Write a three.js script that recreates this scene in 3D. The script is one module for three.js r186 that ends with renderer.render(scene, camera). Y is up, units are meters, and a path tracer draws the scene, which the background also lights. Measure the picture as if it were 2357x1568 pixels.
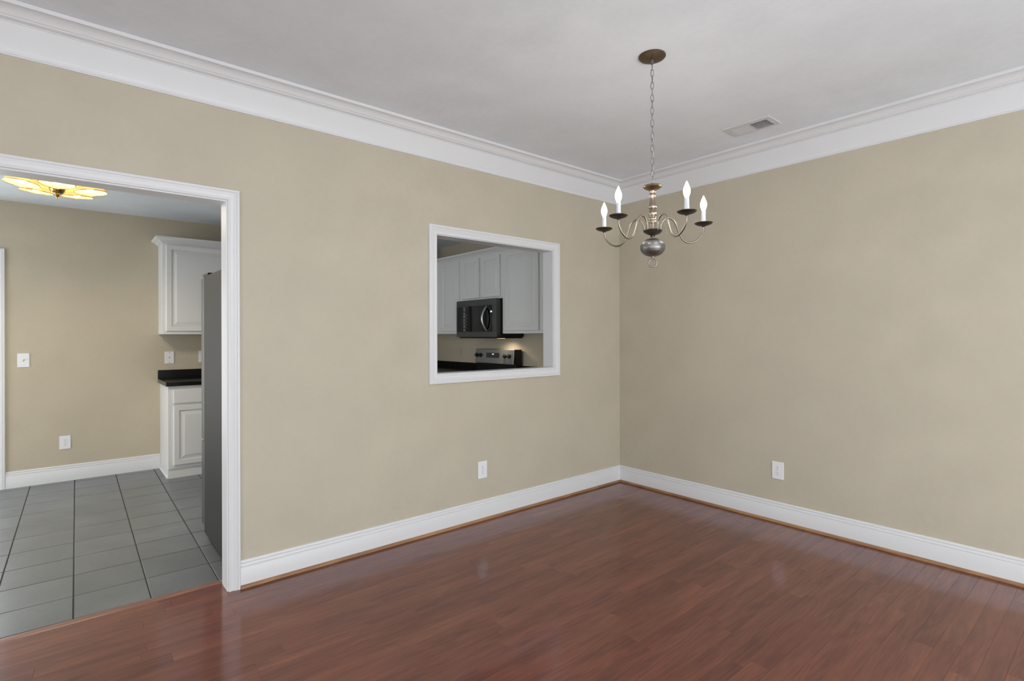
import * as THREE from 'three';
import { RoundedBoxGeometry } from 'three/addons/geometries/RoundedBoxGeometry.js';
import { mergeGeometries, toCreasedNormals } from 'three/addons/utils/BufferGeometryUtils.js';
import { RectAreaLightUniformsLib } from 'three/addons/lights/RectAreaLightUniformsLib.js';
import { createNoise2D } from 'simplex-noise';

// ------------------------------------------------------------------ camera, sky, daylight, exposure
const scene = new THREE.Scene();
const FW = 2357, FH = 1568;
const camera = new THREE.PerspectiveCamera(2 * Math.atan(784 / 1216.5) * 180 / Math.PI, FW / FH, 0.05, 60);
camera.position.set(-3.9705, 1.37, 3.1526);
camera.rotation.order = 'YXZ';
camera.rotation.set(0, -0.699, -0.0027);
camera.setViewOffset(FW, FH, 0, 11.6, FW, FH);

const renderer = new THREE.WebGLRenderer({ antialias: true });
renderer.toneMapping = THREE.LinearToneMapping;
renderer.toneMappingExposure = 1.0;
renderer.shadowMap.enabled = true;

RectAreaLightUniformsLib.init();
const SKY = new THREE.Color(0.915, 0.968, 1.015);
scene.background = SKY;
scene.backgroundIntensity = 3.2;
// soft daylight of the window openings (rooms: dining x -7..0, z 0..5.2; kitchen z -3.425..-0.115)
const DAY = 4.05;
function daylight(w, h, x, y, z, tx, ty, tz, k = 1) {
  const l = new THREE.RectAreaLight(SKY, DAY * k, w, h);
  l.position.set(x, y, z); l.lookAt(tx, ty, tz); scene.add(l);
}
const WIN = [[-3.85, 1.9], [-1.75, 1.9]];                      // dining windows in the wall behind the camera: centre x, width
for (const [x, w] of WIN) daylight(w, 1.95, x, 1.23, 5.14, x, 1.23, 0);
daylight(1.8, 1.95, -6.94, 1.23, 3.9, 0, 1.23, 3.9);         // dining side window
daylight(2.2, 1.9, -6.94, 1.1, -1.8, 0, 1.1, -1.8, 0.72);         // patio door at the end of the kitchen
daylight(0.56, 1.7, -4.885, 1.14, -3.36, -4.885, 1.14, 0, 0.9); // glazed kitchen door
const BULB = 0.07, KBULB = 1.15, TASK = 0.8;                 // chandelier bulb, kitchen fixture bulb, microwave task light

// ------------------------------------------------------------------ helpers
let seed = 20240611;
const rnd = () => { seed = (seed * 1664525 + 1013904223) >>> 0; return seed / 4294967296; };
const rr = (a, b) => a + (b - a) * rnd();
const n2 = createNoise2D(rnd);
const fbm = (x, y, o = 4) => { let s = 0, a = 0.5, f = 1; for (let i = 0; i < o; i++) { s += a * n2(x * f, y * f); a *= 0.5; f *= 2.03; } return s; };
const V = (x, y, z) => new THREE.Vector3(x, y, z);
const used = {};
function numbered(n) { if (!(n in used)) { used[n] = 0; return n; } used[n]++; return n + '_' + String(used[n]).padStart(3, '0'); }
function tag(o, label, category, group, kind) {
  o.userData.label = label; o.userData.category = category;
  if (group) o.userData.group = group;
  if (kind) o.userData.kind = kind;
  return o;
}
function thing(name, label, category, p = [0, 0, 0], turn = 0, group, kind) {
  const g = new THREE.Group(); g.name = numbered(name); g.position.set(...p); g.rotation.y = turn; scene.add(g);
  return tag(g, label, category, group, kind);
}
function mesh(name, geo, mat, parent = scene, label) {
  const m = new THREE.Mesh(Array.isArray(geo) ? join(geo) : geo, mat);
  m.name = parent === scene ? numbered(name) : name; parent.add(m);
  if (label) m.userData.label = label;
  return m;
}
const struct = (name, geo, mat, label, category) => tag(mesh(name, geo, mat), label, category, null, 'structure');
function join(list) { return mergeGeometries(list.map((g) => { const h = g.index ? g.toNonIndexed() : g; for (const k of Object.keys(h.attributes)) if (!['position', 'normal', 'uv'].includes(k)) h.deleteAttribute(k); return h; })); }
// box from min to max corner
function bx(x0, y0, z0, x1, y1, z1, r = 0) {
  const w = Math.abs(x1 - x0), h = Math.abs(y1 - y0), d = Math.abs(z1 - z0);
  const g = r ? new RoundedBoxGeometry(w, h, d, 2, Math.min(r, w / 2.01, h / 2.01, d / 2.01)) : new THREE.BoxGeometry(w, h, d);
  g.translate((x0 + x1) / 2, (y0 + y1) / 2, (z0 + z1) / 2);
  if (!r) boxUV(g);
  return g;
}
function boxUV(g) {   // uv in metres from the dominant axis
  const p = g.attributes.position, n = g.attributes.normal, uv = new Float32Array(p.count * 2);
  for (let i = 0; i < p.count; i++) {
    const ax = Math.abs(n.getX(i)), ay = Math.abs(n.getY(i)), az = Math.abs(n.getZ(i));
    const [u, v] = ay > ax && ay > az ? [p.getX(i), p.getZ(i)] : ax > az ? [p.getZ(i), p.getY(i)] : [p.getX(i), p.getY(i)];
    uv[2 * i] = u; uv[2 * i + 1] = v;
  }
  g.setAttribute('uv', new THREE.BufferAttribute(uv, 2));
  return g;
}
const lathe = (pts, seg = 40) => toCreasedNormals(new THREE.LatheGeometry(pts.map(([r, y]) => new THREE.Vector2(r, y)), seg), 0.7);
const tube = (pts, r, seg = 40, rad = 10, closed = false) => new THREE.TubeGeometry(new THREE.CatmullRomCurve3(pts, closed), seg, r, rad, closed);
function cyl(r0, r1, h, x, y, z, seg = 24) { const g = new THREE.CylinderGeometry(r1, r0, h, seg); g.translate(x, y + h / 2, z); return g; }
// moulding: profile [[u, v]...] (closed loop) carried over nodes {p, a, b}: point = p + a*u + b*v
function moulding(profile, nodes, closed = false) {
  const pos = [], uv = [], N = profile.length;
  const at = (nd, k) => nd.p.clone().addScaledVector(nd.a, profile[k % N][0]).addScaledVector(nd.b, profile[k % N][1]);
  const put = (v, s, t) => { pos.push(v.x, v.y, v.z); uv.push(s, t); };
  const M = closed ? nodes.length : nodes.length - 1;
  let run = 0;
  for (let i = 0; i < M; i++) {
    const A = nodes[i], B = nodes[(i + 1) % nodes.length], L = A.p.distanceTo(B.p);
    let per = 0;
    for (let k = 0; k < N; k++) {
      const w = Math.hypot(profile[(k + 1) % N][0] - profile[k][0], profile[(k + 1) % N][1] - profile[k][1]);
      const a0 = at(A, k), a1 = at(A, k + 1), b0 = at(B, k), b1 = at(B, k + 1);
      put(a0, run, per); put(b0, run + L, per); put(b1, run + L, per + w);
      put(a0, run, per); put(b1, run + L, per + w); put(a1, run, per + w);
      per += w;
    }
    run += L;
  }
  if (!closed) {
    const sh = profile.map(([a, b]) => new THREE.Vector2(a, b));
    const tri = THREE.ShapeUtils.triangulateShape(sh, []);
    for (const [nd, f] of [[nodes[0], 1], [nodes[nodes.length - 1], 0]]) for (const t of tri) { const q = f ? t : [t[0], t[2], t[1]]; for (const k of q) put(at(nd, k), profile[k][0], profile[k][1]); }
  }
  const g = new THREE.BufferGeometry();
  g.setAttribute('position', new THREE.Float32BufferAttribute(pos, 3));
  g.setAttribute('uv', new THREE.Float32BufferAttribute(uv, 2));
  // orient outward
  g.computeVertexNormals();
  let vol = 0; const q = g.attributes.position, a = V(), b = V(), c = V();
  for (let i = 0; i < q.count; i += 3) { a.fromBufferAttribute(q, i); b.fromBufferAttribute(q, i + 1); c.fromBufferAttribute(q, i + 2); vol += a.dot(b.cross(c)); }
  if (vol < 0) { for (const k of ['position', 'uv']) { const at_ = g.attributes[k], s = at_.itemSize, ar = at_.array; for (let i = 0; i < at_.count; i += 3) for (let j = 0; j < s; j++) { const t = ar[(i + 1) * s + j]; ar[(i + 1) * s + j] = ar[(i + 2) * s + j]; ar[(i + 2) * s + j] = t; } } g.computeVertexNormals(); }
  return toCreasedNormals(g, 0.6);
}
// wall slab in the xy (or zy) plane with rectangular openings
function slab(u0, u1, y0, y1, holes, thick) {
  const s = new THREE.Shape([[u0, y0], [u1, y0], [u1, y1], [u0, y1]].map((p) => new THREE.Vector2(...p)));
  for (const [a, b, c, d] of holes) s.holes.push(new THREE.Path([[a, c], [a, d], [b, d], [b, c]].map((p) => new THREE.Vector2(...p))));
  return new THREE.ExtrudeGeometry(s, { depth: thick, bevelEnabled: false });
}

// ------------------------------------------------------------------ textures and materials
function dataTex(w, h, f, srgb = true) {
  const d = new Uint8Array(w * h * 4);
  for (let y = 0; y < h; y++) for (let x = 0; x < w; x++) { const c = f(x / w, y / h), i = (y * w + x) * 4; d[i] = c[0]; d[i + 1] = c[1]; d[i + 2] = c[2]; d[i + 3] = 255; }
  const t = new THREE.DataTexture(d, w, h); t.wrapS = t.wrapT = THREE.RepeatWrapping; t.magFilter = THREE.LinearFilter; t.minFilter = THREE.LinearMipmapLinearFilter; t.generateMipmaps = true;
  if (srgb) t.colorSpace = THREE.SRGBColorSpace; t.needsUpdate = true; return t;
}
const clamp = (x) => Math.max(0, Math.min(255, x));
// periodic noise on a torus-like blend
const tile2 = (f) => (u, v) => { const a = f(u, v), b = f(u - 1, v), c = f(u, v - 1), d = f(u - 1, v - 1); const s = u, t = v; return (a * (1 - s) + b * s) * (1 - t) + (c * (1 - s) + d * s) * t; };
// oak grain, stained red brown: u along the board (2.4 m), v across (0.6 m)
const grainF = tile2((u, v) => {
  const wob = fbm(u * 1.3, v * 3.2 + 7, 3) * 1.5 + fbm(u * 4, v * 9, 2) * 0.3;
  const rings = Math.sin((v * 24 + wob * 4.2) * 2 * Math.PI / 2);
  const pores = n2(u * 26, v * 240) * 0.5 + n2(u * 60, v * 420) * 0.5;
  const patch = fbm(u * 3, v * 5 + 30, 3);
  return rings * 0.32 + pores * 0.46 + patch * 1.15;
});
const woodMap = dataTex(1024, 512, (u, v) => { const g = grainF(u, v); const k = 1 + g * 0.19; return [clamp(220 * k), clamp(212 * k * (1 + g * 0.02)), clamp(206 * k * (1 - g * 0.03))]; });
woodMap.repeat.set(1 / 2.4, 1 / 0.6);
const paintF = tile2((u, v) => fbm(u * 5, v * 5, 4) * 0.7 + fbm(u * 40 + 9, v * 40, 2) * 0.3);
const paintMap = dataTex(512, 512, (u, v) => { const k = 245 + paintF(u, v) * 12; return [clamp(k), clamp(k), clamp(k - 0.5)]; });
paintMap.repeat.set(1 / 2.3, 1 / 2.3);
const peel = dataTex(256, 256, (u, v) => { const k = 128 + 100 * tile2((a, b) => fbm(a * 34, b * 34, 2))(u, v); return [clamp(k), clamp(k), clamp(k)]; }, false);
peel.repeat.set(1 / 0.35, 1 / 0.35);
const stoneF = tile2((u, v) => fbm(u * 3.3, v * 3.3, 5) + 0.35 * fbm(u * 22, v * 22, 3));
const stoneMap = dataTex(512, 512, (u, v) => { const s = stoneF(u, v); const k = 216 + s * 26; return [clamp(k), clamp(k), clamp(k - 1)]; });
stoneMap.repeat.set(1 / 1.3, 1 / 1.3);
const graniteMap = dataTex(512, 512, (u, v) => { const s = n2(u * 160, v * 160), t = n2(u * 70 + 5, v * 70); const k = 14 + (s > 0.55 ? 46 * (s - 0.4) : 0) + (t > 0.6 ? 16 : 0); return [clamp(k), clamp(k), clamp(k - 1)]; });
graniteMap.repeat.set(1 / 0.6, 1 / 0.6);

const std = (o) => new THREE.MeshStandardMaterial(o);
const phys = (o) => new THREE.MeshPhysicalMaterial(o);
const M = {
  wall: std({ color: '#c3baa7', map: paintMap, bumpMap: peel, bumpScale: 0.00025, roughness: 0.62 }),
  wallKitchen: std({ color: '#c4b9a3', map: paintMap, bumpMap: peel, bumpScale: 0.00025, roughness: 0.62 }),
  ceiling: std({ color: '#ebf0f5', map: paintMap, roughness: 0.9 }),
  trim: std({ color: '#d9d9da', roughness: 0.38 }),
  cabinet: std({ color: '#dededc', roughness: 0.42 }),
  plate: std({ color: '#e4e4e6', roughness: 0.35 }),
  slot: std({ color: '#4a4845', roughness: 0.7 }),
  shoe: std({ color: '#b48c63', map: woodMap, roughness: 0.45 }),
  sub: std({ color: '#2a1710', roughness: 0.9 }),
  threshold: std({ color: '#a27868', map: woodMap, roughness: 0.35 }),
  grout: std({ color: '#454543', roughness: 0.95 }),
  granite: std({ color: '#ffffff', map: graniteMap, roughness: 0.24 }),
  pewter: std({ color: '#938c80', metalness: 1, roughness: 0.36 }),
  pewterDark: std({ color: '#57504a', metalness: 0.9, roughness: 0.42 }),
  pewterBall: std({ color: '#8a8987', metalness: 1, roughness: 0.44 }),
  chain: std({ color: '#8d8d8d', metalness: 1, roughness: 0.38 }),
  canopy: std({ color: '#6e5f4a', metalness: 0.9, roughness: 0.48 }),
  plateBrass: std({ color: '#8f7f66', metalness: 1, roughness: 0.36 }),
  column: std({ color: '#9f9385', metalness: 1, roughness: 0.36 }),
  sleeve: std({ color: '#d3d8e0', roughness: 0.5 }),
  bulb: std({ color: '#ffffff', emissive: '#fff0d8', emissiveIntensity: 4 }),
  brass: std({ color: '#d8b56a', metalness: 1, roughness: 0.22 }),
  shade: phys({ color: '#fbe8bd', transmission: 0.55, roughness: 0.9, thickness: 0 }),
  lampK: std({ color: '#ffffff', emissive: '#fff0cc', emissiveIntensity: 50 }),
  black: std({ color: '#0d0d0e', roughness: 0.28 }),
  blackMatte: std({ color: '#131313', roughness: 0.7 }),
  blackGlass: phys({ color: '#08090a', roughness: 0.03 }),
  steelDark: std({ color: '#5c5c5a', metalness: 0.85, roughness: 0.4 }),
  steelMid: std({ color: '#8d8f8d', metalness: 0.85, roughness: 0.36 }),
  steel: std({ color: '#b9bab8', metalness: 1, roughness: 0.28 }),
  fridgeSide: phys({ color: '#302e29', roughness: 0.55, specularIntensity: 0.4 }),
  gasket: std({ color: '#2a2927', roughness: 0.8 }),
  display: std({ color: '#101418', emissive: '#c9d4ff', emissiveIntensity: 1.6 }),
  vent: std({ color: '#cfcfcf', roughness: 0.5 }),
  duct: std({ color: '#cfd1d1', metalness: 0.2, roughness: 0.5 }),
  glass: phys({ color: '#ffffff', transmission: 1, roughness: 0, thickness: 0, ior: 1.5 }),
  blind: phys({ color: '#f2f2ef', roughness: 0.9, transmission: 0.5, thickness: 0 }),
};
const FLOORTINTS = ['#824e42', '#7f4c41', '#865145', '#7c4a40', '#895446', '#814e44', '#844f42'];
const plankMats = FLOORTINTS.map((c) => phys({ color: c, map: woodMap, roughness: 0.55, specularIntensity: 0.25, clearcoat: 1, clearcoatRoughness: 0.12 }));
const TILETINTS = ['#838789', '#7f8385', '#878b8d', '#828688'];
const tileMats = TILETINTS.map((c) => std({ color: c, map: stoneMap, roughness: 0.33 }));

// ------------------------------------------------------------------ room shell
const CH = 2.795, KC = 2.60, KX = 0.05, KZ = -3.425, WT = 0.115;
// opening sizes (rough openings; jamb liners fill them)
const DOOR = { x0: -4.70, x1: -3.32, top: 2.092 };
const PASS = { x0: -2.001, x1: -0.876, y0: 1.1035, y1: 2.0715 };
const JT = 0.018;
{
  const g = slab(-7.0, KX + 0.12, -0.02, CH, [[DOOR.x0 - JT, DOOR.x1 + JT, -0.012, DOOR.top + JT], [PASS.x0 - JT, PASS.x1 + JT, PASS.y0 - JT, PASS.y1 + JT]], WT);
  g.translate(0, 0, -WT);
  // the dining side reads z = 0
  struct('wall_left', g, M.wall, 'beige painted wall with the wide doorway and the pass-through window', 'wall');
}
{
  const g = slab(0, 5.2, -0.02, CH, [], 0.12); g.rotateY(-Math.PI / 2); g.translate(0.12, 0, 0);
  struct('wall_right', g, M.wall, 'plain beige wall with one outlet, at the chandelier end', 'wall');
}
{
  const holes = WIN.map(([x, w]) => [x - w / 2, x + w / 2, 0.255, 2.205]);
  const g = slab(-7.12, 0.12, -0.02, CH, holes, 0.14); g.translate(0, 0, 5.2);
  struct('wall_rear', g, M.wall, 'beige wall with two wide windows, opposite the doorway', 'wall');
}
{
  const g = slab(0, 5.2, -0.02, CH, [[3.0, 4.8, 0.255, 2.205]], 0.12); g.rotateY(-Math.PI / 2); g.translate(-7.0, 0, 0);
  struct('wall_side', g, M.wall, 'beige side wall with one wide window', 'wall');
}
const VENT = { x0: -0.447, x1: -0.318, z0: 1.320, z1: 1.568 };        // duct opening of the ceiling register
struct('ceiling', slab(-7.12, KX + 0.12, -WT, 5.34, [[VENT.x0, VENT.x1, VENT.z0, VENT.z1]], 0.1).rotateX(Math.PI / 2).translate(0, CH + 0.1, 0), M.ceiling, 'smooth white dining room ceiling', 'ceiling');
// kitchen shell
const KDOOR = { x0: -5.30, x1: -4.47, top: 2.098 };
const KWIN = { x0: -1.42, x1: -1.12, y0: 1.16, y1: 2.06 };
{
  const g = slab(-7.12, KX + 0.12, -0.02, KC, [[KDOOR.x0, KDOOR.x1, 0, KDOOR.top], [KWIN.x0, KWIN.x1, KWIN.y0, KWIN.y1]], 0.12); g.translate(0, 0, KZ - 0.12);
  struct('wall_kitchen_far', g, M.wallKitchen, 'tan kitchen wall behind the cabinets, with switch and outlet', 'wall');
}
{
  const g = slab(-WT, -KZ, -0.02, KC, [], 0.12); g.rotateY(Math.PI / 2); g.translate(KX, 0, 0);
  // local u runs to -z
  const p = g.attributes.position; let mn = 9; for (let i = 0; i < p.count; i++) mn = Math.min(mn, p.getZ(i));
  g.translate(0, 0, KZ - mn);
  struct('wall_kitchen_range', boxUV(bx(KX, -0.02, KZ, KX + 0.12, KC, -WT)), M.wallKitchen, 'tan kitchen wall behind the range and the microwave', 'wall');
}
{ // end wall with the patio door
  const g = slab(0, -WT - KZ, -0.02, KC, [[0.525, 2.725, 0.15, 2.05]], 0.12); g.rotateY(-Math.PI / 2); g.translate(-7.0, 0, KZ);
  struct('wall_kitchen_side', g, M.wallKitchen, 'tan wall at the open end of the kitchen', 'wall');
}
struct('ceiling', bx(-7.12, KC, KZ - 0.12, KX + 0.12, KC + 0.08, -WT), M.ceiling, 'lower white kitchen ceiling with the brass light', 'ceiling');

// ------------------------------------------------------------------ hardwood floor
{
  const floor = struct('floor', [bx(-7.0, -0.06, 0, 0.0, -0.019, 5.2), bx(DOOR.x0, -0.06, -0.16, DOOR.x1, -0.019, 0)], M.sub, 'red-brown strip hardwood floor with a glossy finish', 'floor');
  const PW = 0.0785, gap = 0.0002, ch = 0.00045;
  function plankGeo(x0, x1, z0, z1) {
    const t = 0, b = -0.018, c = ch, x = [x0 + gap, x1 - gap], z = [z0 + gap, z1 - gap];
    const e = 0.0001, P = [[x[0] + e, t, z[0] + c], [x[1] - e, t, z[0] + c], [x[1] - e, t, z[1] - c], [x[0] + e, t, z[1] - c], [x[0], t - c, z[0]], [x[1], t - c, z[0]], [x[1], t - c, z[1]], [x[0], t - c, z[1]], [x[0], b, z[0]], [x[1], b, z[0]], [x[1], b, z[1]], [x[0], b, z[1]]];
    const F = [[3, 2, 1, 0]]; for (let k = 0; k < 4; k++) { const n = (k + 1) % 4; F.push([k, n, 4 + n, 4 + k], [4 + k, 4 + n, 8 + n, 8 + k]); }
    const uo = rnd() * 2.4, vo = rnd() * 0.6, pos = [], uv = [];
    for (const f of F) for (const i of [f[0], f[1], f[2], f[0], f[2], f[3]]) { pos.push(...P[i]); uv.push(P[i][0] + uo, P[i][2] + vo + P[i][1]); }
    const g = new THREE.BufferGeometry(); g.setAttribute('position', new THREE.Float32BufferAttribute(pos, 3)); g.setAttribute('uv', new THREE.Float32BufferAttribute(uv, 2)); g.computeVertexNormals(); return g;
  }
  const rest = plankMats.map(() => []);
  const k0 = Math.floor(-2.097 / PW) - 2;
  for (let k = k0; 2.097 + k * PW < 5.2; k++) {
    let z0 = 2.097 + k * PW, z1 = z0 + PW;
    if (z1 < -0.12) continue;
    z0 = Math.max(z0, -0.128); z1 = Math.min(z1, 5.199);
    if (z1 - z0 < 0.006) continue;
    const spans = z0 >= 0 ? [[-6.99, -0.003, z0]] : [[DOOR.x0 + 0.002, DOOR.x1 - 0.002, z0]];   // rows in the doorway lie between the jambs
    if (z0 < 0 && z1 > 0.008) spans.push([-6.99, DOOR.x0 + 0.0018, 0.002], [DOOR.x1 - 0.0018, -0.003, 0.002]);
    for (const [a, b, zz0] of spans) {
      let x = a - rr(0, 0.7);
      while (x < b) {
        const L = rr(0.35, 1.25), x0 = Math.max(x, a), x1 = Math.min(x + L, b); x += L;
        if (x1 - x0 < 0.02) continue;
        const m = Math.floor(rnd() * plankMats.length), g = plankGeo(x0, x1, zz0, z1);
        // boards the photograph can show: right of the line (-4.35, 0.2) to (-0.95, 3.0)
        const seen = x1 > -4.35 - 0.15 + (zz0 - 0.2) * 1.19 && zz0 < 2.95;
        if (seen) mesh('plank', g, plankMats[m], floor); else rest[m].push(g);
      }
    }
  }
  rest.forEach((l, i) => { if (l.length) { const o = mesh('planks', join(l), plankMats[i], floor); o.userData.kind = 'stuff'; } });
}
// threshold strip between hardwood and tile
{
  const pr = [[-0.0225, -0.015], [0.0265, -0.015], [0.0265, 0.0004], [0.020, 0.0022], [0, 0.0030], [-0.018, 0.0024], [-0.0225, 0.0008]];
  const g = moulding(pr, [{ p: V(DOOR.x0, 0, -0.155), a: V(0, 0, 1), b: V(0, 1, 0) }, { p: V(DOOR.x1, 0, -0.155), a: V(0, 0, 1), b: V(0, 1, 0) }]);
  struct('trim_1', g, M.threshold, 'reddish wooden threshold strip in the doorway', 'threshold');
}
// kitchen tile floor
{
  const floor = struct('floor', [bx(-7.0, -0.06, KZ, KX, -0.004, -0.178)], M.grout, 'grey square ceramic tile floor with dark grout', 'floor');
  const T = 0.3165, TX = 0.3145, j = 0.0034, ch = 0.0010, ROT = 0.0095, rest = [];
  function tileGeo(w, d) {
    const x = w / 2, z = d / 2, c = ch, P = [[-x + c, 0, -z + c], [x - c, 0, -z + c], [x - c, 0, z - c], [-x + c, 0, z - c], [-x, -c, -z], [x, -c, -z], [x, -c, z], [-x, -c, z], [-x, -0.01, -z], [x, -0.01, -z], [x, -0.01, z], [-x, -0.01, z]];
    const F = [[3, 2, 1, 0]]; for (let k = 0; k < 4; k++) { const n = (k + 1) % 4; F.push([k, n, 4 + n, 4 + k], [4 + k, 4 + n, 8 + n, 8 + k]); }
    const uo = rnd(), vo = rnd(), pos = [], uv = [];
    for (const f of F) for (const i of [f[0], f[1], f[2], f[0], f[2], f[3]]) { pos.push(...P[i]); uv.push(P[i][0] + uo, P[i][2] + vo); }
    const g = new THREE.BufferGeometry(); g.setAttribute('position', new THREE.Float32BufferAttribute(pos, 3)); g.setAttribute('uv', new THREE.Float32BufferAttribute(uv, 2)); g.computeVertexNormals(); return g;
  }
  for (let r = 0; r < 12; r++) {
    const z1 = r === 0 ? -0.18 : -0.475 - (r - 1) * T, z0 = Math.max(-0.475 - r * T, KZ + 0.001);
    if (z1 - z0 < 0.01) continue;
    for (let cI = -11; cI < 14; cI++) {
      const x0 = Math.max(-3.953 + cI * TX, -6.97), x1 = Math.min(-3.953 + (cI + 1) * TX, KX - 0.04);
      if (x1 - x0 < 0.02) continue;
      const g = tileGeo(x1 - x0 - 2 * j, z1 - z0 - 2 * j); g.rotateY(-ROT);
      const ux = (x0 + x1) / 2 + 3.95, uz = (z0 + z1) / 2 + 0.18;           // the grid is laid a hair out of square with the wall
      const px = -3.95 + ux - ROT * uz, pz = -0.18 + uz + ROT * ux, py = rr(-0.0003, 0.0002);
      if (px > -4.75 && px < -2.75) mesh('tile', g, tileMats[Math.floor(rnd() * 4)], floor).position.set(px, py, pz);
      else { g.translate(px, py, pz); rest.push(g); }
    }
  }
  const o = mesh('tiles', join(rest), tileMats[0], floor); o.userData.kind = 'stuff';
}

// ------------------------------------------------------------------ mouldings
const crownP = [[0, 2.5862], [0.0075, 2.5862], [0.0098, 2.5875], [0.0104, 2.5905], [0.0098, 2.5945], [0.0070, 2.5970], [0.0066, 2.6005], [0.0078, 2.6070], [0.0100, 2.6140], [0.0120, 2.6185], [0.0120, 2.7305],
  [0.0165, 2.7305], [0.0172, 2.7350], [0.0220, 2.7362], [0.0275, 2.7382], [0.0330, 2.7405], [0.0362, 2.7415], [0.0365, 2.7462], [0.0400, 2.7472], [0.0425, 2.7500], [0.0480, 2.7575], [0.0560, 2.7665], [0.0665, 2.7735], [0.0780, 2.7768], [0.0825, 2.7772], [0.0900, 2.7776], [0.0900, CH], [0, CH]];
// run along the left wall (z = 0) to the corner and along the right wall (x = 0); each wall has its own length, mitred in the corner
struct('trim_2', moulding(crownP, [{ p: V(-7, 0, 0), a: V(0, 0, 1), b: V(0, 1, 0) }, { p: V(0, 0, 0), a: V(-1, 0, 1), b: V(0, 1, 0) }]), M.trim, 'white built-up crown moulding above the doorway and the pass-through', 'crown moulding');
struct('trim_3', moulding(crownP, [{ p: V(0, 0, 0), a: V(-1, 0, 1), b: V(0, 1, 0) }, { p: V(0, 0, 5.2), a: V(-1, 0, 0), b: V(0, 1, 0) }]), M.trim, 'white built-up crown moulding above the plain wall', 'crown moulding');
const baseP = [[0, 0.0187], [0.0145, 0.0187], [0.0145, 0.1085], [0.0135, 0.1110], [0.0105, 0.1130], [0.0105, 0.1150], [0.0128, 0.1175], [0.0135, 0.1230], [0.0125, 0.1290], [0.0100, 0.1320], [0.0058, 0.1328], [0.0058, 0.1345], [0.0090, 0.1362], [0.0098, 0.1410], [0.0085, 0.1465], [0.0055, 0.1500], [0.003, 0.1506], [0, 0.1506]];
const shoeP = [[0.0005, 0.0012], [0.0265, 0.0012], [0.0265, 0.006], [0.0255, 0.011], [0.0225, 0.0155], [0.0185, 0.018], [0.0145, 0.0187], [0.0005, 0.0187]];
const casX = -3.256, CW = 0.057, pcas = 0.064;   // outer edge of the doorway casing, casing widths
const runs = { left: [{ p: V(casX, 0, 0), a: V(0, 0, 1), b: V(0, 1, 0) }, { p: V(0, 0, 0), a: V(-1, 0, 1), b: V(0, 1, 0) }], right: [{ p: V(0, 0, 0), a: V(-1, 0, 1), b: V(0, 1, 0) }, { p: V(0, 0, 5.2), a: V(-1, 0, 0), b: V(0, 1, 0) }] };
struct('baseboard_left', moulding(baseP, runs.left), M.trim, 'white baseboard under the pass-through wall', 'baseboard');
struct('baseboard_right', moulding(baseP, runs.right), M.trim, 'white baseboard along the plain wall', 'baseboard');
struct('trim_4', moulding(shoeP, runs.left), M.shoe, 'light brown wooden shoe strip under the baseboard of the pass-through wall', 'shoe moulding');
struct('trim_5', moulding(shoeP, runs.right), M.shoe, 'light brown wooden shoe strip under the baseboard of the plain wall', 'shoe moulding');
{
  const nodes = [{ p: V(-7, 0, 0), a: V(0, 0, 1), b: V(0, 1, 0) }, { p: V(DOOR.x0 - CW, 0, 0), a: V(0, 0, 1), b: V(0, 1, 0) }];
  struct('baseboard_far_left', moulding(baseP, nodes), M.trim, 'short white baseboard on the other side of the doorway', 'baseboard');
}
// casings: profile u = from the inner edge outwards, v = out of the wall
const casP = (w) => [[0, 0], [0, 0.0080], [0.002, 0.0105], [0.004, 0.0108], [w * 0.20, 0.0105], [w * 0.24, 0.0090], [w * 0.40, 0.0105], [w * 0.52, 0.0135], [w * 0.60, 0.0158], [w * 0.66, 0.0162], [w * 0.70, 0.0140], [w * 0.74, 0.0142], [w * 0.77, 0.0180], [w * 0.82, 0.0190], [w - 0.005, 0.0190], [w - 0.0015, 0.0175], [w, 0.0150], [w, 0]];
const nZ = V(0, 0, 1), R = V(1, 0, 0), U = V(0, 1, 0), add = (a, b) => a.clone().add(b);
{
  const ix1 = casX - CW, ix0 = DOOR.x0 - 0.005, iy = 2.157 - CW;
  const g = moulding(casP(CW), [{ p: V(ix1, 0, 0), a: R, b: nZ }, { p: V(ix1, iy, 0), a: add(R, U), b: nZ }, { p: V(ix0, iy, 0), a: add(R.clone().negate(), U), b: nZ }, { p: V(ix0, 0, 0), a: R.clone().negate(), b: nZ }]);
  const t = tag(new THREE.Group(), 'white door casing and jamb of the wide doorway to the kitchen', 'door frame', null, 'structure'); t.name = 'door_1'; scene.add(t);
  mesh('casing', g, M.trim, t);
  mesh('jamb', [bx(DOOR.x1, 0, -WT - 0.001, DOOR.x1 + JT, DOOR.top, 0.001)], M.trim, t);
  mesh('jamb', [bx(DOOR.x0 - JT, 0, -WT - 0.001, DOOR.x0, DOOR.top, 0.001)], M.trim, t);
  mesh('head_jamb', [bx(DOOR.x0 - JT, DOOR.top, -WT - 0.001, DOOR.x1 + JT, DOOR.top + JT, 0.001)], M.trim, t);
}
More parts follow.
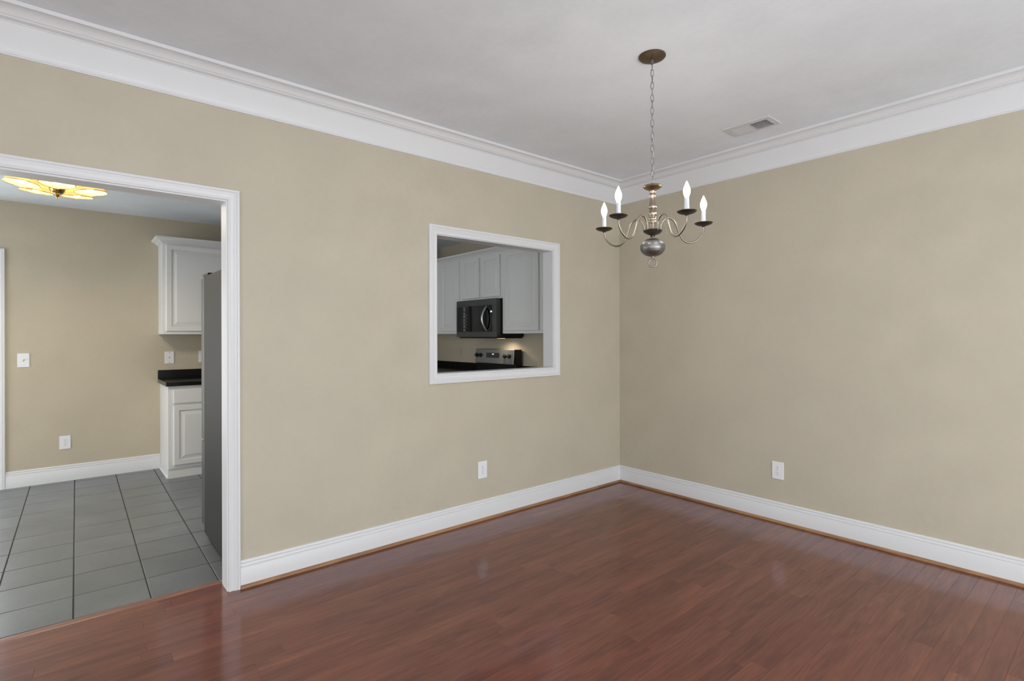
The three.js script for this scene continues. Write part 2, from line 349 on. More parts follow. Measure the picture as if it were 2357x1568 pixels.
{
  const w = pcas, x0 = -2.072 + w, x1 = -0.806 - w, y0 = 1.034 + w, y1 = 2.1406 - w, L = R.clone().negate(), D = U.clone().negate();
  const g = moulding(casP(w), [{ p: V(x0, y0, 0), a: add(L, D), b: nZ }, { p: V(x1, y0, 0), a: add(R, D), b: nZ }, { p: V(x1, y1, 0), a: add(R, U), b: nZ }, { p: V(x0, y1, 0), a: add(L, U), b: nZ }], true);
  const t = tag(new THREE.Group(), 'white framed pass-through opening looking into the kitchen', 'pass-through', null, 'structure'); t.name = 'window_1'; scene.add(t);
  mesh('casing', g, M.trim, t);
  const z0 = -WT - 0.001, z1 = 0.001;
  mesh('jamb', bx(PASS.x0 - JT, PASS.y0, z0, PASS.x0, PASS.y1, z1), M.trim, t);
  mesh('jamb', bx(PASS.x1, PASS.y0, z0, PASS.x1 + JT, PASS.y1, z1), M.trim, t);
  mesh('head_jamb', bx(PASS.x0 - JT, PASS.y1, z0, PASS.x1 + JT, PASS.y1 + JT, z1), M.trim, t);
  mesh('sill', bx(PASS.x0 - JT, PASS.y0 - JT, z0 - 0.004, PASS.x1 + JT, PASS.y0, z1), M.trim, t);
}
// kitchen baseboard and glazed door casing
{
  const b2 = [[0, 0], ...baseP.slice(1).map(([u, v], i) => [u, i === 0 ? 0 : v])];
  struct('baseboard_kitchen', moulding(b2, [{ p: V(-4.402, 0, KZ), a: nZ, b: U }, { p: V(-3.237, 0, KZ), a: nZ, b: U }]), M.trim, 'white baseboard under the kitchen light switch', 'baseboard');
  const ix1 = -4.402 - CW, ix0 = KDOOR.x0, iy = 2.164 - CW, L = R.clone().negate();
  const t = tag(new THREE.Group(), 'glazed white kitchen door, only the edge of its casing in view', 'door', null, 'structure'); t.name = 'door_2'; scene.add(t);
  mesh('casing', moulding(casP(CW), [{ p: V(ix1, 0, KZ), a: R, b: nZ }, { p: V(ix1, iy, KZ), a: add(R, U), b: nZ }, { p: V(ix0, iy, KZ), a: add(L, U), b: nZ }, { p: V(ix0, 0, KZ), a: L, b: nZ }]), M.trim, t);
  const x0 = KDOOR.x0 + 0.003, x1 = KDOOR.x1 - 0.003, z0 = KZ - 0.075, z1 = KZ - 0.032, top = KDOOR.top - 0.004, s = 0.13;
  mesh('stile', bx(x0, 0.012, z0, x0 + s, top, z1), M.trim, t); mesh('stile', bx(x1 - s, 0.012, z0, x1, top, z1), M.trim, t);
  mesh('rail', bx(x0 + s, top - s, z0, x1 - s, top, z1), M.trim, t); mesh('rail', bx(x0 + s, 0.012, z0, x1 - s, 0.28, z1), M.trim, t);
  mesh('pane', bx(x0 + s, 0.28, KZ - 0.056, x1 - s, top - s, KZ - 0.052), M.glass, t);
  mesh('door_knob', lathe([[0, -0.03], [0.018, -0.03], [0.012, -0.01], [0.024, 0.012], [0.026, 0.024], [0.016, 0.036], [0, 0.038]], 20).rotateX(Math.PI / 2).translate(x0 + 0.065, 0.98, z1 + 0.03), M.steel, t);
}
// windows behind and beside the camera, and the narrow kitchen window with its blind
function sash(name, label, w, h, place, panes, blind) {
  const t = tag(new THREE.Group(), label, 'window', null, 'structure'); t.name = name; scene.add(t);
  place(t);
  const f = 0.05, d = 0.05;
  mesh('frame', [bx(-w / 2, 0, -d, -w / 2 + f, h, 0), bx(w / 2 - f, 0, -d, w / 2, h, 0), bx(-w / 2 + f, 0, -d, w / 2 - f, f, 0), bx(-w / 2 + f, h - f, -d, w / 2 - f, h, 0)], M.trim, t);
  for (let i = 1; i < panes; i++) { const x = -w / 2 + (w * i) / panes; mesh('mullion', bx(x - 0.03, f, -d, x + 0.03, h - f, 0), M.trim, t); }
  for (let i = 0; i < panes; i++) { const a = -w / 2 + (w * i) / panes, b = a + w / panes; mesh('pane', bx(a + (i ? 0.03 : f), f, -0.027, b - (i < panes - 1 ? 0.03 : f), h - f, -0.023), M.glass, t); }
  if (blind) for (let y = 0.07; y < h - 0.05; y += 0.05) { const g = bx(-w / 2 + 0.012, -0.0015, -0.022, w / 2 - 0.012, 0.0015, 0.022); g.rotateX(0.5); g.translate(0, y, 0.03); mesh('slat', g, M.blind, t); }
  return t;
}
WIN.forEach(([x, w], i) => sash('window_' + (i + 2), i ? 'wide white double window nearer the plain wall, opposite the pass-through' : 'wide white double window opposite the doorway', w, 1.95, (t) => { t.position.set(x, 0.255, 5.25); t.rotation.y = Math.PI; }, 2));
sash('window_4', 'wide white double window in the side wall', 1.8, 1.95, (t) => { t.position.set(-7.06, 0.255, 3.9); t.rotation.y = Math.PI / 2; }, 2);
sash('window_6', 'wide white patio window at the end of the kitchen', 2.2, 1.9, (t) => { t.position.set(-7.06, 0.15, -1.8); t.rotation.y = Math.PI / 2; }, 2);
sash('window_5', 'narrow kitchen window with white horizontal blinds', KWIN.x1 - KWIN.x0, KWIN.y1 - KWIN.y0, (t) => t.position.set((KWIN.x0 + KWIN.x1) / 2, KWIN.y0, KZ - 0.05), 1, true);

// ------------------------------------------------------------------ chandelier
{
  const AX = -1.684, AZ = 1.55;
  const ch = thing('chandelier', 'five-arm pewter candle chandelier hanging from a chain', 'chandelier', [AX, CH, AZ]);
  const Y = (y) => y - CH;
  const L = (pts) => lathe(pts.map(([r, y]) => [r, Y(y)]));
  mesh('canopy', L([[0, 2.7945], [0.067, 2.7945], [0.068, 2.790], [0.064, 2.785], [0.045, 2.779], [0.022, 2.775], [0.012, 2.773], [0, 2.773]]), M.canopy, ch, 'bronze ceiling canopy');
  mesh('canopy_collar', L([[0, 2.776], [0.0085, 2.776], [0.0085, 2.762], [0.0065, 2.760], [0.0065, 2.752], [0, 2.751]]), M.chain, ch, 'grey collar that holds the chain');
  { // loop under the canopy and the chain
    const loop = (h, w, r) => { const p = []; for (let i = 0; i < 24; i++) { const a = (i / 24) * Math.PI * 2, s = Math.sin(a), c = Math.cos(a); p.push(V(Math.sign(c) * Math.abs(c) ** 0.8 * w, s * h, 0)); } return tube(p, r, 36, 7, true); };
    const top = 2.756, bot = 2.146, n = 19, pitch = (top - bot) / n, link = loop(pitch / 2 + 0.0042, 0.0074, 0.0014);
    for (let i = 0; i < n; i++) { const m = mesh('chain_link', link, M.chain, ch); m.position.set(0, Y(top - (i + 0.5) * pitch), 0); m.rotation.y = (i % 2) * Math.PI / 2 + 0.75 + 0.1 * Math.sin(i * 1.3); }
    const cord = []; for (let i = 0; i <= 30; i++) cord.push(V(0.0045 * Math.sin(i * 1.7), Y(2.758 - (i / 30) * 0.615), 0.0045 * Math.cos(i * 1.7)));
    mesh('power_cord', tube(cord, 0.0017, 90, 6), std({ color: '#b9b9b6', roughness: 0.5 }), ch, 'pale wire threaded through the chain');
  }
  mesh('top_plate', L([[0, 2.148], [0.004, 2.148], [0.006, 2.140], [0.010, 2.137], [0.040, 2.1345], [0.0465, 2.131], [0.0475, 2.127], [0.045, 2.1225], [0.036, 2.1165], [0.022, 2.112], [0.018, 2.106], [0, 2.106]]), M.plateBrass, ch, 'flat brass-toned disc on top of the column');
  mesh('column', L([[0, 2.107], [0.018, 2.107], [0.0185, 2.101], [0.0155, 2.095], [0.0150, 2.090], [0.0168, 2.086], [0.0165, 2.081], [0.0140, 2.076], [0.0138, 2.064], [0.0150, 2.050], [0.0180, 2.037], [0.0215, 2.028], [0.0222, 2.022], [0.0200, 2.015], [0.0160, 2.011], [0.0152, 2.008], [0.0175, 2.004], [0.0208, 1.996], [0.0215, 1.989], [0.0200, 1.981], [0.0160, 1.974], [0.0148, 1.968], [0.0180, 1.964], [0.0185, 1.958], [0.0165, 1.955], [0.0182, 1.951], [0.0182, 1.943], [0.0165, 1.937], [0.0155, 1.936], [0.0155, 1.904], [0, 1.904]]), M.column, ch, 'turned baluster column');
  mesh('hub', L([[0, 1.9055], [0.044, 1.9055], [0.0475, 1.902], [0.045, 1.896], [0.032, 1.888], [0.016, 1.882], [0.011, 1.876], [0.010, 1.866], [0, 1.866]]), M.pewterDark, ch, 'dark saucer that carries the arms');
  { const p = [[0, 1.8645]]; for (let i = 1; i <= 22; i++) { const a = (i / 22) * Math.PI; p.push([0.0625 * Math.sin(a) ** 0.9, 1.8175 + 0.047 * Math.cos(a)]); } mesh('ball', L([[0, 1.868], [0.011, 1.868], [0.012, 1.863], ...p.slice(3, -2), [0.010, 1.771], [0, 1.771]]), M.pewterBall, ch, 'large flattened pewter ball'); }
  { const ring = new THREE.TorusGeometry(0.0205, 0.0038, 10, 36); ring.rotateY(-0.75); ring.translate(0, Y(1.7385), 0); mesh('ring', [ring.toNonIndexed(), lathe([[0, Y(1.775)], [0.006, Y(1.775)], [0.0075, Y(1.77)], [0.006, Y(1.764)], [0.004, Y(1.760)], [0, Y(1.760)]], 16)], M.pewter, ch, 'small hanging pull ring'); }
  for (const s of [1, -1]) { // two thin wire hooks at the hub, left and right as seen along the diagonal
    const d = V(0.7655, 0, 0.6435).multiplyScalar(s);
    mesh('wire_hook', tube([d.clone().multiplyScalar(0.040).setY(Y(1.899)), d.clone().multiplyScalar(0.058).setY(Y(1.892)), d.clone().multiplyScalar(0.068).setY(Y(1.888)), d.clone().multiplyScalar(0.072).setY(Y(1.896)), d.clone().multiplyScalar(0.074).setY(Y(1.909))], 0.0011, 24, 6), M.chain, ch);
  }
  const armPts = [[0.043, 1.900], [0.0435, 1.925], [0.0525, 1.950], [0.070, 1.966], [0.088, 1.969], [0.105, 1.959], [0.120, 1.938], [0.134, 1.903], [0.147, 1.872], [0.164, 1.851], [0.186, 1.8425], [0.210, 1.8455], [0.233, 1.859], [0.252, 1.879], [0.2625, 1.902], [0.265, 1.927]];
  const armGeo = tube(armPts.map(([r, y]) => V(r, Y(y), 0)), 0.0046, 70, 10);
  const nut = join([cyl(0.0072, 0.0072, 0.012, 0.043, Y(1.9055), 0, 6), cyl(0.0058, 0.0058, 0.008, 0.043, Y(1.9175), 0, 16)]);
  const cup = lathe([[0, 1.922], [0.006, 1.922], [0.0075, 1.926], [0.014, 1.929], [0.028, 1.9325], [0.040, 1.938], [0.0448, 1.943], [0.0448, 1.9452], [0.040, 1.9435], [0.024, 1.938], [0.012, 1.9365], [0, 1.9365]].map(([r, y]) => [r, Y(y)])).translate(0.265, 0, 0);
  const sleeve = lathe([[0, 1.936], [0.0108, 1.936], [0.0112, 1.942], [0.0108, 1.945], [0.0108, 2.0035], [0.0095, 2.0055], [0, 2.0055]].map(([r, y]) => [r, Y(y)]), 24).translate(0.265, 0, 0);
  const bulb = lathe([[0, 2.004], [0.0085, 2.004], [0.0095, 2.010], [0.0130, 2.019], [0.0160, 2.029], [0.0170, 2.038], [0.0160, 2.047], [0.0130, 2.057], [0.0090, 2.067], [0.0055, 2.0755], [0.0030, 2.0815], [0.0012, 2.0845], [0, 2.085]].map(([r, y]) => [r, Y(y)]), 24).translate(0.265, 0, 0);
  for (let i = 0; i < 5; i++) {
    const th = (37.5 + 72 * i) * Math.PI / 180;
    const arm = mesh('arm', armGeo, M.pewter, ch); arm.rotation.y = -th;
    mesh('nut', nut, M.pewter, arm); mesh('cup', cup, M.pewterDark, arm, 'dark drip cup'); mesh('candle_sleeve', sleeve, M.sleeve, arm, 'white candle sleeve'); mesh('bulb', bulb, M.bulb, arm, 'lit flame-shaped bulb');
    const l = new THREE.PointLight('#fffaf3', BULB); l.position.set(AX + 0.265 * Math.cos(th), 2.038, AZ + 0.265 * Math.sin(th)); l.shadow.radius = 0.4; scene.add(l);
  }
}

// ------------------------------------------------------------------ ceiling register
{
  const x0 = -0.490, x1 = -0.298, z0 = 1.288, z1 = 1.602, f = CH - 0.007;
  const t = thing('ceiling_vent', 'white two-way air register in the ceiling by the plain wall', 'vent', [(x0 + x1) / 2, CH, (z0 + z1) / 2]);
  const cx = (x0 + x1) / 2, cz = (z0 + z1) / 2, B = (a, b, c, d, e, g, r) => bx(a - cx, b - CH, c - cz, d - cx, e - CH, g - cz, r);
  const ix0 = VENT.x0, ix1 = VENT.x1, a0 = VENT.z0, a1 = 1.442, b0 = 1.451, b1 = VENT.z1;
  mesh('face_frame', [B(x0, f, z0, ix0, CH, z1, 0.002), B(ix1, f, z0, x1, CH, z1, 0.002), B(ix0, f, z0, ix1, CH, a0), B(ix0, f, a1, ix1, CH, b0), B(ix0, f, b1, ix1, CH, z1)], M.vent, t);
  { // sheet metal boot above the opening
    const w = 0.002, T = CH + 0.32;
    mesh('duct', [B(ix0, CH, a0, ix0 + w, T, b1), B(ix1 - w, CH, a0, ix1, T, b1), B(ix0 + w, CH, a0, ix1 - w, T, a0 + w), B(ix0 + w, CH, b1 - w, ix1 - w, T, b1), B(ix0, T, a0, ix1, T + w, b1)], M.duct, t, 'galvanised sheet metal duct above the slats');
  }
  for (const [p, q, s] of [[a0, a1, -1], [b0, b1, 1]]) for (let i = 0; i < 10; i++) {
    const g = new THREE.BoxGeometry(ix1 - ix0, 0.0009, 0.0085); g.rotateX(s * 0.62); g.translate((ix0 + ix1) / 2 - cx, -0.0052, p + (i + 0.5) * (q - p) / 10 - cz); mesh('slat', g, M.vent, t);
  }
  mesh('lever', B(-0.388, f - 0.006, 1.571, -0.384, f, 1.578), M.vent, t);
}

// ------------------------------------------------------------------ wall plates (local: x across, y up, z out of the wall)
const plateGeo = new RoundedBoxGeometry(0.083, 0.127, 0.006, 3, 0.0028).translate(0, 0, 0.003);
const screwGeo = new THREE.CylinderGeometry(0.0032, 0.0032, 0.001, 12).rotateX(Math.PI / 2);
function outlet(label, p, turn) {
  const t = thing('wall_outlet', label, 'outlet', p, turn);
  mesh('plate', plateGeo, M.plate, t);
  for (const y of [0.0195, -0.0195]) {
    const s = new THREE.Shape(); s.absarc(0, 0, 0.0172, Math.PI * 0.2, Math.PI * 0.8, false); s.absarc(0, 0, 0.0172, Math.PI * 1.2, Math.PI * 1.8, false); s.closePath();
    const g = new THREE.ExtrudeGeometry(s, { depth: 0.0012, bevelEnabled: true, bevelSize: 0.0005, bevelThickness: 0.0004, bevelSegments: 1, curveSegments: 10 }).translate(0, y, 0.0061);
    const r = mesh('receptacle', g, M.plate, t);
    mesh('slot', [bx(-0.0072, y + 0.001, 0.0075, -0.0052, y + 0.0095, 0.0080), bx(0.0052, y + 0.002, 0.0075, 0.0072, y + 0.009, 0.0080)], M.slot, r);
    mesh('ground_hole', new THREE.CylinderGeometry(0.0027, 0.0027, 0.0005, 12).rotateX(Math.PI / 2).translate(0, y - 0.0075, 0.0078), M.slot, r);
  }
  mesh('screw', screwGeo.clone().translate(0, 0, 0.0063), M.steel, t);
  return t;
}
outlet('white duplex wall outlet below the pass-through', [-1.613, 0.373, 0.0005], 0);
outlet('white duplex wall outlet low on the plain wall', [-0.0005, 0.379, 1.446], -Math.PI / 2);
outlet('white duplex wall outlet above the kitchen baseboard', [-3.992, 0.366, KZ + 0.0005], 0);
{
  const tan = std({ color: '#bdb19c', roughness: 0.5 });
  outlet('tan duplex wall outlet on the wall behind the range', [KX - 0.0005, 1.145, -2.722], -Math.PI / 2).traverse((o) => { if (o.material === M.plate) o.material = tan; });
}
{
  const t = thing('light_switch', 'white single toggle light switch beside the kitchen door casing', 'switch', [-4.281, 1.155, KZ + 0.0005]);
  mesh('plate', plateGeo, M.plate, t);
  mesh('switch_frame', bx(-0.0055, -0.0125, 0.006, 0.0055, 0.0125, 0.0068), std({ color: '#c6c6c6', roughness: 0.5 }), t);
  const g = new RoundedBoxGeometry(0.0075, 0.011, 0.018, 2, 0.0015); g.rotateX(-0.45); g.translate(0, 0.004, 0.011); mesh('toggle', g, M.plate, t);
  for (const y of [0.03, -0.03]) mesh('screw', screwGeo.clone().translate(0, y, 0.0063), M.steel, t);
}
{
  const t = thing('cable_plate', 'white cable jack plate above the black backsplash', 'wall plate', [-3.152, 1.147, KZ + 0.0005]);
  mesh('plate', plateGeo, M.plate, t);
  mesh('jack', cyl(0.005, 0.0045, 0.007, 0, 0, 0, 14).rotateX(Math.PI / 2).translate(0, 0, 0.0055), M.slot, t, 'dark threaded jack');
  for (const y of [0.051, -0.051]) mesh('screw', screwGeo.clone().scale(1.2, 1.2, 1).translate(0, y, 0.0063), M.slot, t);
}
outlet('white duplex wall outlet half hidden behind the refrigerator edge', [-2.842, 1.152, KZ + 0.0005], 0);

// ------------------------------------------------------------------ kitchen cabinets
// a raised-panel door: local x 0..w, y 0..h, front at +z
function panelDoor(parent, w, h, x, y, z, fr = 0.056) {
  const t = 0.019, o = fr;
  const prof = [[0, 0], [0, 0.010], [0.006, 0.0125], [0.010, t], [o - 0.004, t], [o, t - 0.004], [o, 0]];
  const nd = [[o, o, -1, -1], [w - o, o, 1, -1], [w - o, h - o, 1, 1], [o, h - o, -1, 1]].map(([a, b, i, j]) => ({ p: V(a, b, 0), a: V(i, j, 0), b: nZ }));
  const d = mesh('door', moulding(prof, nd, true), M.cabinet, parent); d.position.set(x, y, z);
  const iw = w - 2 * o, ih = h - 2 * o, k = Math.min(0.034, iw / 4);
  const pos = []; const q = (a, b, c, e) => pos.push(...a, ...b, ...c, ...a, ...c, ...e);
  const r0 = [[0, 0, 0.008], [iw, 0, 0.008], [iw, ih, 0.008], [0, ih, 0.008]], r1 = [[k, k, 0.0165], [iw - k, k, 0.0165], [iw - k, ih - k, 0.0165], [k, ih - k, 0.0165]], r2 = [[0.0, 0.0, 0], [iw, 0, 0], [iw, ih, 0], [0, ih, 0]];
  const r3 = r1.map(([a, b, c]) => [a, b, c + 0.0022]);
  for (let i = 0; i < 4; i++) { const n = (i + 1) % 4; q(r2[i], r2[n], r0[n], r0[i]); q(r0[i], r0[n], r1[n], r1[i]); q(r1[i], r1[n], r3[n], r3[i]); }
  q(...r3); q(r2[3], r2[2], r2[1], r2[0]);
  const g = new THREE.BufferGeometry(); g.setAttribute('position', new THREE.Float32BufferAttribute(pos, 3)); g.setAttribute('uv', new THREE.Float32BufferAttribute(new Float32Array(pos.length / 3 * 2), 2)); g.computeVertexNormals(); g.translate(o, o, 0);
  mesh('panel', g, M.cabinet, d);
  return d;
}
const cabCrown = [[0, 0], [0.008, 0], [0.008, 0.008], [0.014, 0.011], [0.020, 0.018], [0.031, 0.028], [0.044, 0.033], [0.050, 0.036], [0.056, 0.040], [0.060, 0.046], [0.060, 0.057], [0, 0.057]];
// upper cabinet, local: x 0..w, back at z 0, front at z = d
function upper(label, w, h, d, doors, p, turn, ends, group) {
  const t = thing('wall_cabinet', label, 'cabinet', p, turn, group);
  mesh('body', bx(0, 0, 0.001, w, h, d), M.cabinet, t);
  for (const [x, dw] of doors) panelDoor(t, dw, h - 0.030 - 0.018, x, 0.030, d + 0.0005);
  const nodes = [];
  if (ends[0]) nodes.push({ p: V(0, h - 0.001, 0.001), a: V(-1, 0, 0), b: U });
  nodes.push({ p: V(0, h - 0.001, d), a: ends[0] ? V(-1, 0, 1) : nZ, b: U }, { p: V(w, h - 0.001, d), a: ends[1] ? V(1, 0, 1) : nZ, b: U });
  if (ends[1]) nodes.push({ p: V(w, h - 0.001, 0.001), a: V(1, 0, 0), b: U });
  mesh('crown', moulding(cabCrown, nodes), M.cabinet, t);
  return t;
}
function base(label, w, d, p, turn, left) {
  const t = thing('base_cabinet', label, 'cabinet', p, turn, null);
  mesh('body', bx(0, 0.094, 0.001, w, 0.889, d), M.cabinet, t);
  mesh('toe_kick', bx(0, 0, 0.001, w, 0.094, d - 0.014), M.cabinet, t);
  const dr = bx(0.042, 0.722, d, w - 0.042, 0.852, d + 0.019, 0.005); mesh('drawer', dr, M.cabinet, t);
  panelDoor(t, w - 0.084, 0.574, 0.042, 0.127, d + 0.0005);
  if (left) mesh('shoe_strip', moulding([[0, 0], [0.011, 0], [0.010, 0.008], [0.006, 0.014], [0, 0.016]], [{ p: V(0, 0, 0.014), a: V(-1, 0, 0), b: U }, { p: V(0, 0, d - 0.014), a: V(-1, 0, 0), b: U }]), M.trim, t);
  return t;
}
const UB = 1.392, UH = 2.304 - 1.392;
// far wall, left end to the corner
upper('white raised-panel wall cabinet with crown, beside the refrigerator', 0.648, UH, 0.325, [[0.028, 0.592]], [-3.248, UB, KZ], 0, [1, 0]);
upper('white raised-panel wall cabinet, middle of the far kitchen wall', 0.60, UH, 0.325, [[0.028, 0.268], [0.304, 0.268]], [-2.60, UB, KZ], 0, [0, 0]);
upper('white raised-panel wall cabinet, left of the kitchen blinds', 0.55, UH, 0.325, [[0.028, 0.494]], [-2.0, UB, KZ], 0, [0, 1]);
upper('white raised-panel wall cabinet in the far kitchen corner', 1.128, UH, 0.325, [[0.028, 0.70]], [-1.08, UB, KZ], 0, [1, 0]);
// range wall (turned so that local +z faces -x): local x runs along +z
const RT = -Math.PI / 2;
const FD = 0.32;
upper('white wall cabinet in the corner left of the microwave', 0.900, UH, FD, [[0.45, 0.405]], [KX, UB, -3.098], RT, [0, 0]);
{
  const t = upper('short white wall cabinet with two doors above the microwave', 0.788, 2.304 - 1.786, FD, [[0.033, 0.338], [0.411, 0.345]], [KX, 1.786, -2.198], RT, [0, 0]);
  t.children.filter((c) => c.name === 'door').forEach((c) => { c.position.y = 0.024; });
}
upper('tall white wall cabinet right of the microwave', 0.622, UH, FD, [[0.045, 0.555]], [KX, UB, -1.410], RT, [0, 0]);
upper('white wall cabinet at the pass-through end of the range wall', 0.66, UH, FD, [[0.03, 0.295], [0.335, 0.295]], [KX, UB, -0.788], RT, [0, 0]);
// base cabinets
base('white base cabinet with drawer, at the left end of the counter', 0.64, 0.578, [-3.235, 0, KZ], 0, true);
base('white base cabinet with drawer, second from the left end of the counter', 0.64, 0.578, [-2.594, 0, KZ], 0);
base('white base cabinet with drawer, under the kitchen blinds', 0.64, 0.578, [-1.953, 0, KZ], 0);
base('white base cabinet with drawer, next to the far kitchen corner', 0.74, 0.578, [-1.312, 0, KZ], 0);
base('white base cabinet with drawer, left of the range', 0.63, 0.60, [KX, 0, -2.833], RT);
base('white base cabinet with drawer, right of the range', 0.64, 0.60, [KX, 0, -1.425], RT);
base('white base cabinet with drawer, at the pass-through end', 0.64, 0.60, [KX, 0, -0.784], RT);
// counters with backsplash
function counter(label, a, b, c, d, splash) {
  const t = thing('countertop', label, 'countertop', [(a + c) / 2, 0.89, (b + d) / 2]);
  const x = (a + c) / 2, z = (b + d) / 2;
  const G = (g) => g.translate(-x, -0.89, -z);
  mesh('slab', G(boxUV(bx(a, 0.8905, b, c, 0.930, d, 0.003))), M.granite, t);
  for (const s of splash) mesh('backsplash', G(boxUV(bx(s[0], 0.9305, s[1], s[2], 1.019, s[3], 0.002))), M.granite, t);
}
counter('black granite countertop and backsplash along the far kitchen wall', -3.256, KZ + 0.001, KX - 0.001, -2.817, [[-3.256, KZ + 0.001, KX - 0.022, KZ + 0.02], [KX - 0.02, KZ + 0.001, KX - 0.001, -2.818]]);
counter('black granite countertop and backsplash left of the range', -0.575, -2.815, KX - 0.001, -2.204, [[KX - 0.02, -2.815, KX - 0.001, -2.204]]);
counter('black granite countertop and backsplash right of the range', -0.575, -1.424, KX - 0.001, -0.13, [[KX - 0.02, -1.424, KX - 0.001, -0.13]]);

// ------------------------------------------------------------------ refrigerator (back to the pass-through wall, facing the far wall)
{
  const x0 = -3.262, x1 = -2.37, zb = -0.16, zf = -0.945, zd = -1.045;
  const t = thing('refrigerator', 'dark grey refrigerator just inside the kitchen doorway, side on', 'refrigerator', [(x0 + x1) / 2, 0, (zb + zf) / 2]);
  const cx = (x0 + x1) / 2, cz = (zb + zf) / 2, B = (a, b, c, d, e, f, r) => bx(a - cx, b, c - cz, d - cx, e, f - cz, r);
  mesh('body', B(x0, 0.035, zf, x1, 1.776, zb, 0.006), M.fridgeSide, t, 'dark grey painted side panel');
  mesh('gasket', B(x0 + 0.012, 0.09, zf - 0.012, x1 - 0.012, 1.768, zf), M.gasket, t);
  const xm = (x0 + x1) / 2;
  for (const [a, b, s] of [[x0, xm - 0.002, 1], [xm + 0.002, x1, -1]]) {
    const d = mesh('door', B(a, 0.66, zd, b, 1.772, zf - 0.012, 0.012), M.steelDark, t, 'stainless door');
    const hx = (s > 0 ? xm - 0.045 : xm + 0.045) - cx;
    mesh('handle', tube([V(hx, 0.86, zd - cz + 0.004), V(hx, 0.875, zd - cz - 0.045), V(hx, 1.2, zd - cz - 0.058), V(hx, 1.525, zd - cz - 0.045), V(hx, 1.54, zd - cz + 0.004)], 0.011, 40, 10), M.steel, d);
  }
  const dw = mesh('freezer_drawer', B(x0, 0.075, zd, x1, 0.652, zf - 0.012, 0.012), M.steelDark, t, 'stainless freezer drawer');
  mesh('handle', tube([V(-0.34, 0.59, zd - cz + 0.004), V(-0.33, 0.59, zd - cz - 0.05), V(0.33, 0.59, zd - cz - 0.05), V(0.34, 0.59, zd - cz + 0.004)], 0.011, 40, 10), M.steel, dw);
  for (const a of [x0 + 0.008, x1 - 0.098]) mesh('hinge_cover', B(a, 1.7765, zd + 0.015, a + 0.09, 1.797, zf + 0.09, 0.006), M.blackMatte, t);
  mesh('edge_strip', B(x0 - 0.0012, 0.09, zf - 0.004, x0 + 0.004, 1.772, zf + 0.006), M.steel, t, 'thin bright edge between side and door');
  mesh('base_grille', B(x0 + 0.02, 0.012, zf - 0.005, x1 - 0.02, 0.072, zf + 0.05), M.blackMatte, t);
  for (const fx of [x0 + 0.05, x1 - 0.05]) for (const fz of [zf + 0.07, zb - 0.07]) mesh('foot', cyl(0.022, 0.022, 0.0345, fx - cx, 0.0005, fz - cz, 16), M.blackMatte, t);
}

// ------------------------------------------------------------------ microwave over the range (local: front faces -x)
{
  const z0 = -2.193, z1 = -1.417, y0 = 1.352, y1 = 1.783, xf = -0.356, xb = KX - 0.002;
  const t = thing('microwave', 'over-the-range microwave with dark steel front and curved handle', 'microwave', [(xf + xb) / 2, y0, (z0 + z1) / 2]);
  const cx = (xf + xb) / 2, cz = (z0 + z1) / 2, B = (a, b, c, d, e, f, r) => bx(a - cx, b - y0, c - cz, d - cx, e - y0, f - cz, r);
  mesh('body', B(-0.305, y0 + 0.004, z0 + 0.003, xb, y1, z1 - 0.003), M.black, t, 'black metal body');
  mesh('base_pan', B(-0.335, y0 - 0.014, z0 + 0.03, xb - 0.012, y0 + 0.003, z1 - 0.014, 0.005), M.blackMatte, t);
  const gz0 = -2.178, gz1 = -1.487, gy0 = 1.414, gy1 = 1.711, d = -0.305 - 0.0005;
  const fr = mesh('door_frame', [B(xf, y0, z0, d, gy0, z1, 0.003), B(xf, gy1, z0, d, y1, z1, 0.003), B(xf, gy0, z0, d, gy1, gz0), B(xf, gy0, gz1, d, gy1, z1)], M.steelDark, t, 'dark stainless front frame');
  mesh('door_glass', B(xf + 0.004, gy0, gz0, xf + 0.010, gy1, gz1 - 0.105), M.blackGlass, t, 'black glass window');
  const cp = mesh('control_panel', B(xf + 0.004, gy0, gz1 - 0.103, xf + 0.010, gy1, gz1), M.blackGlass, t, 'black touch panel');
  mesh('clock_display', B(xf + 0.0030, 1.630, -1.526, xf + 0.0042, 1.648, -1.499), M.display, cp, 'small lit clock');
  const hz = -1.594 - cz, hx = xf - cx;
  const h = []; for (let i = 0; i <= 12; i++) { const u = i / 12; h.push(V(hx + 0.004 - 0.058 * Math.sin(Math.PI * u) ** 0.8, 1.424 + 0.276 * u - y0, hz - 0.012 * Math.sin(Math.PI * u))); }
  mesh('handle', tube(h, 0.0130, 50, 12), M.steel, t, 'bowed steel handle');
  mesh('task_lamp', B(-0.15, y0 - 0.0165, -1.66, -0.095, y0 - 0.0145, -1.58), std({ color: '#ffffff', emissive: '#ffe2b0', emissiveIntensity: 3 }), t, 'lit cooktop lamp');
  const l = new THREE.SpotLight('#ffe9cc', TASK, 0, 1.4, 1, 2); l.position.set(-0.122, y0 - 0.020, -1.62); l.target.position.set(-0.09, 0.9, -1.62); scene.add(l, l.target); l.shadow.radius = 1.2;
}

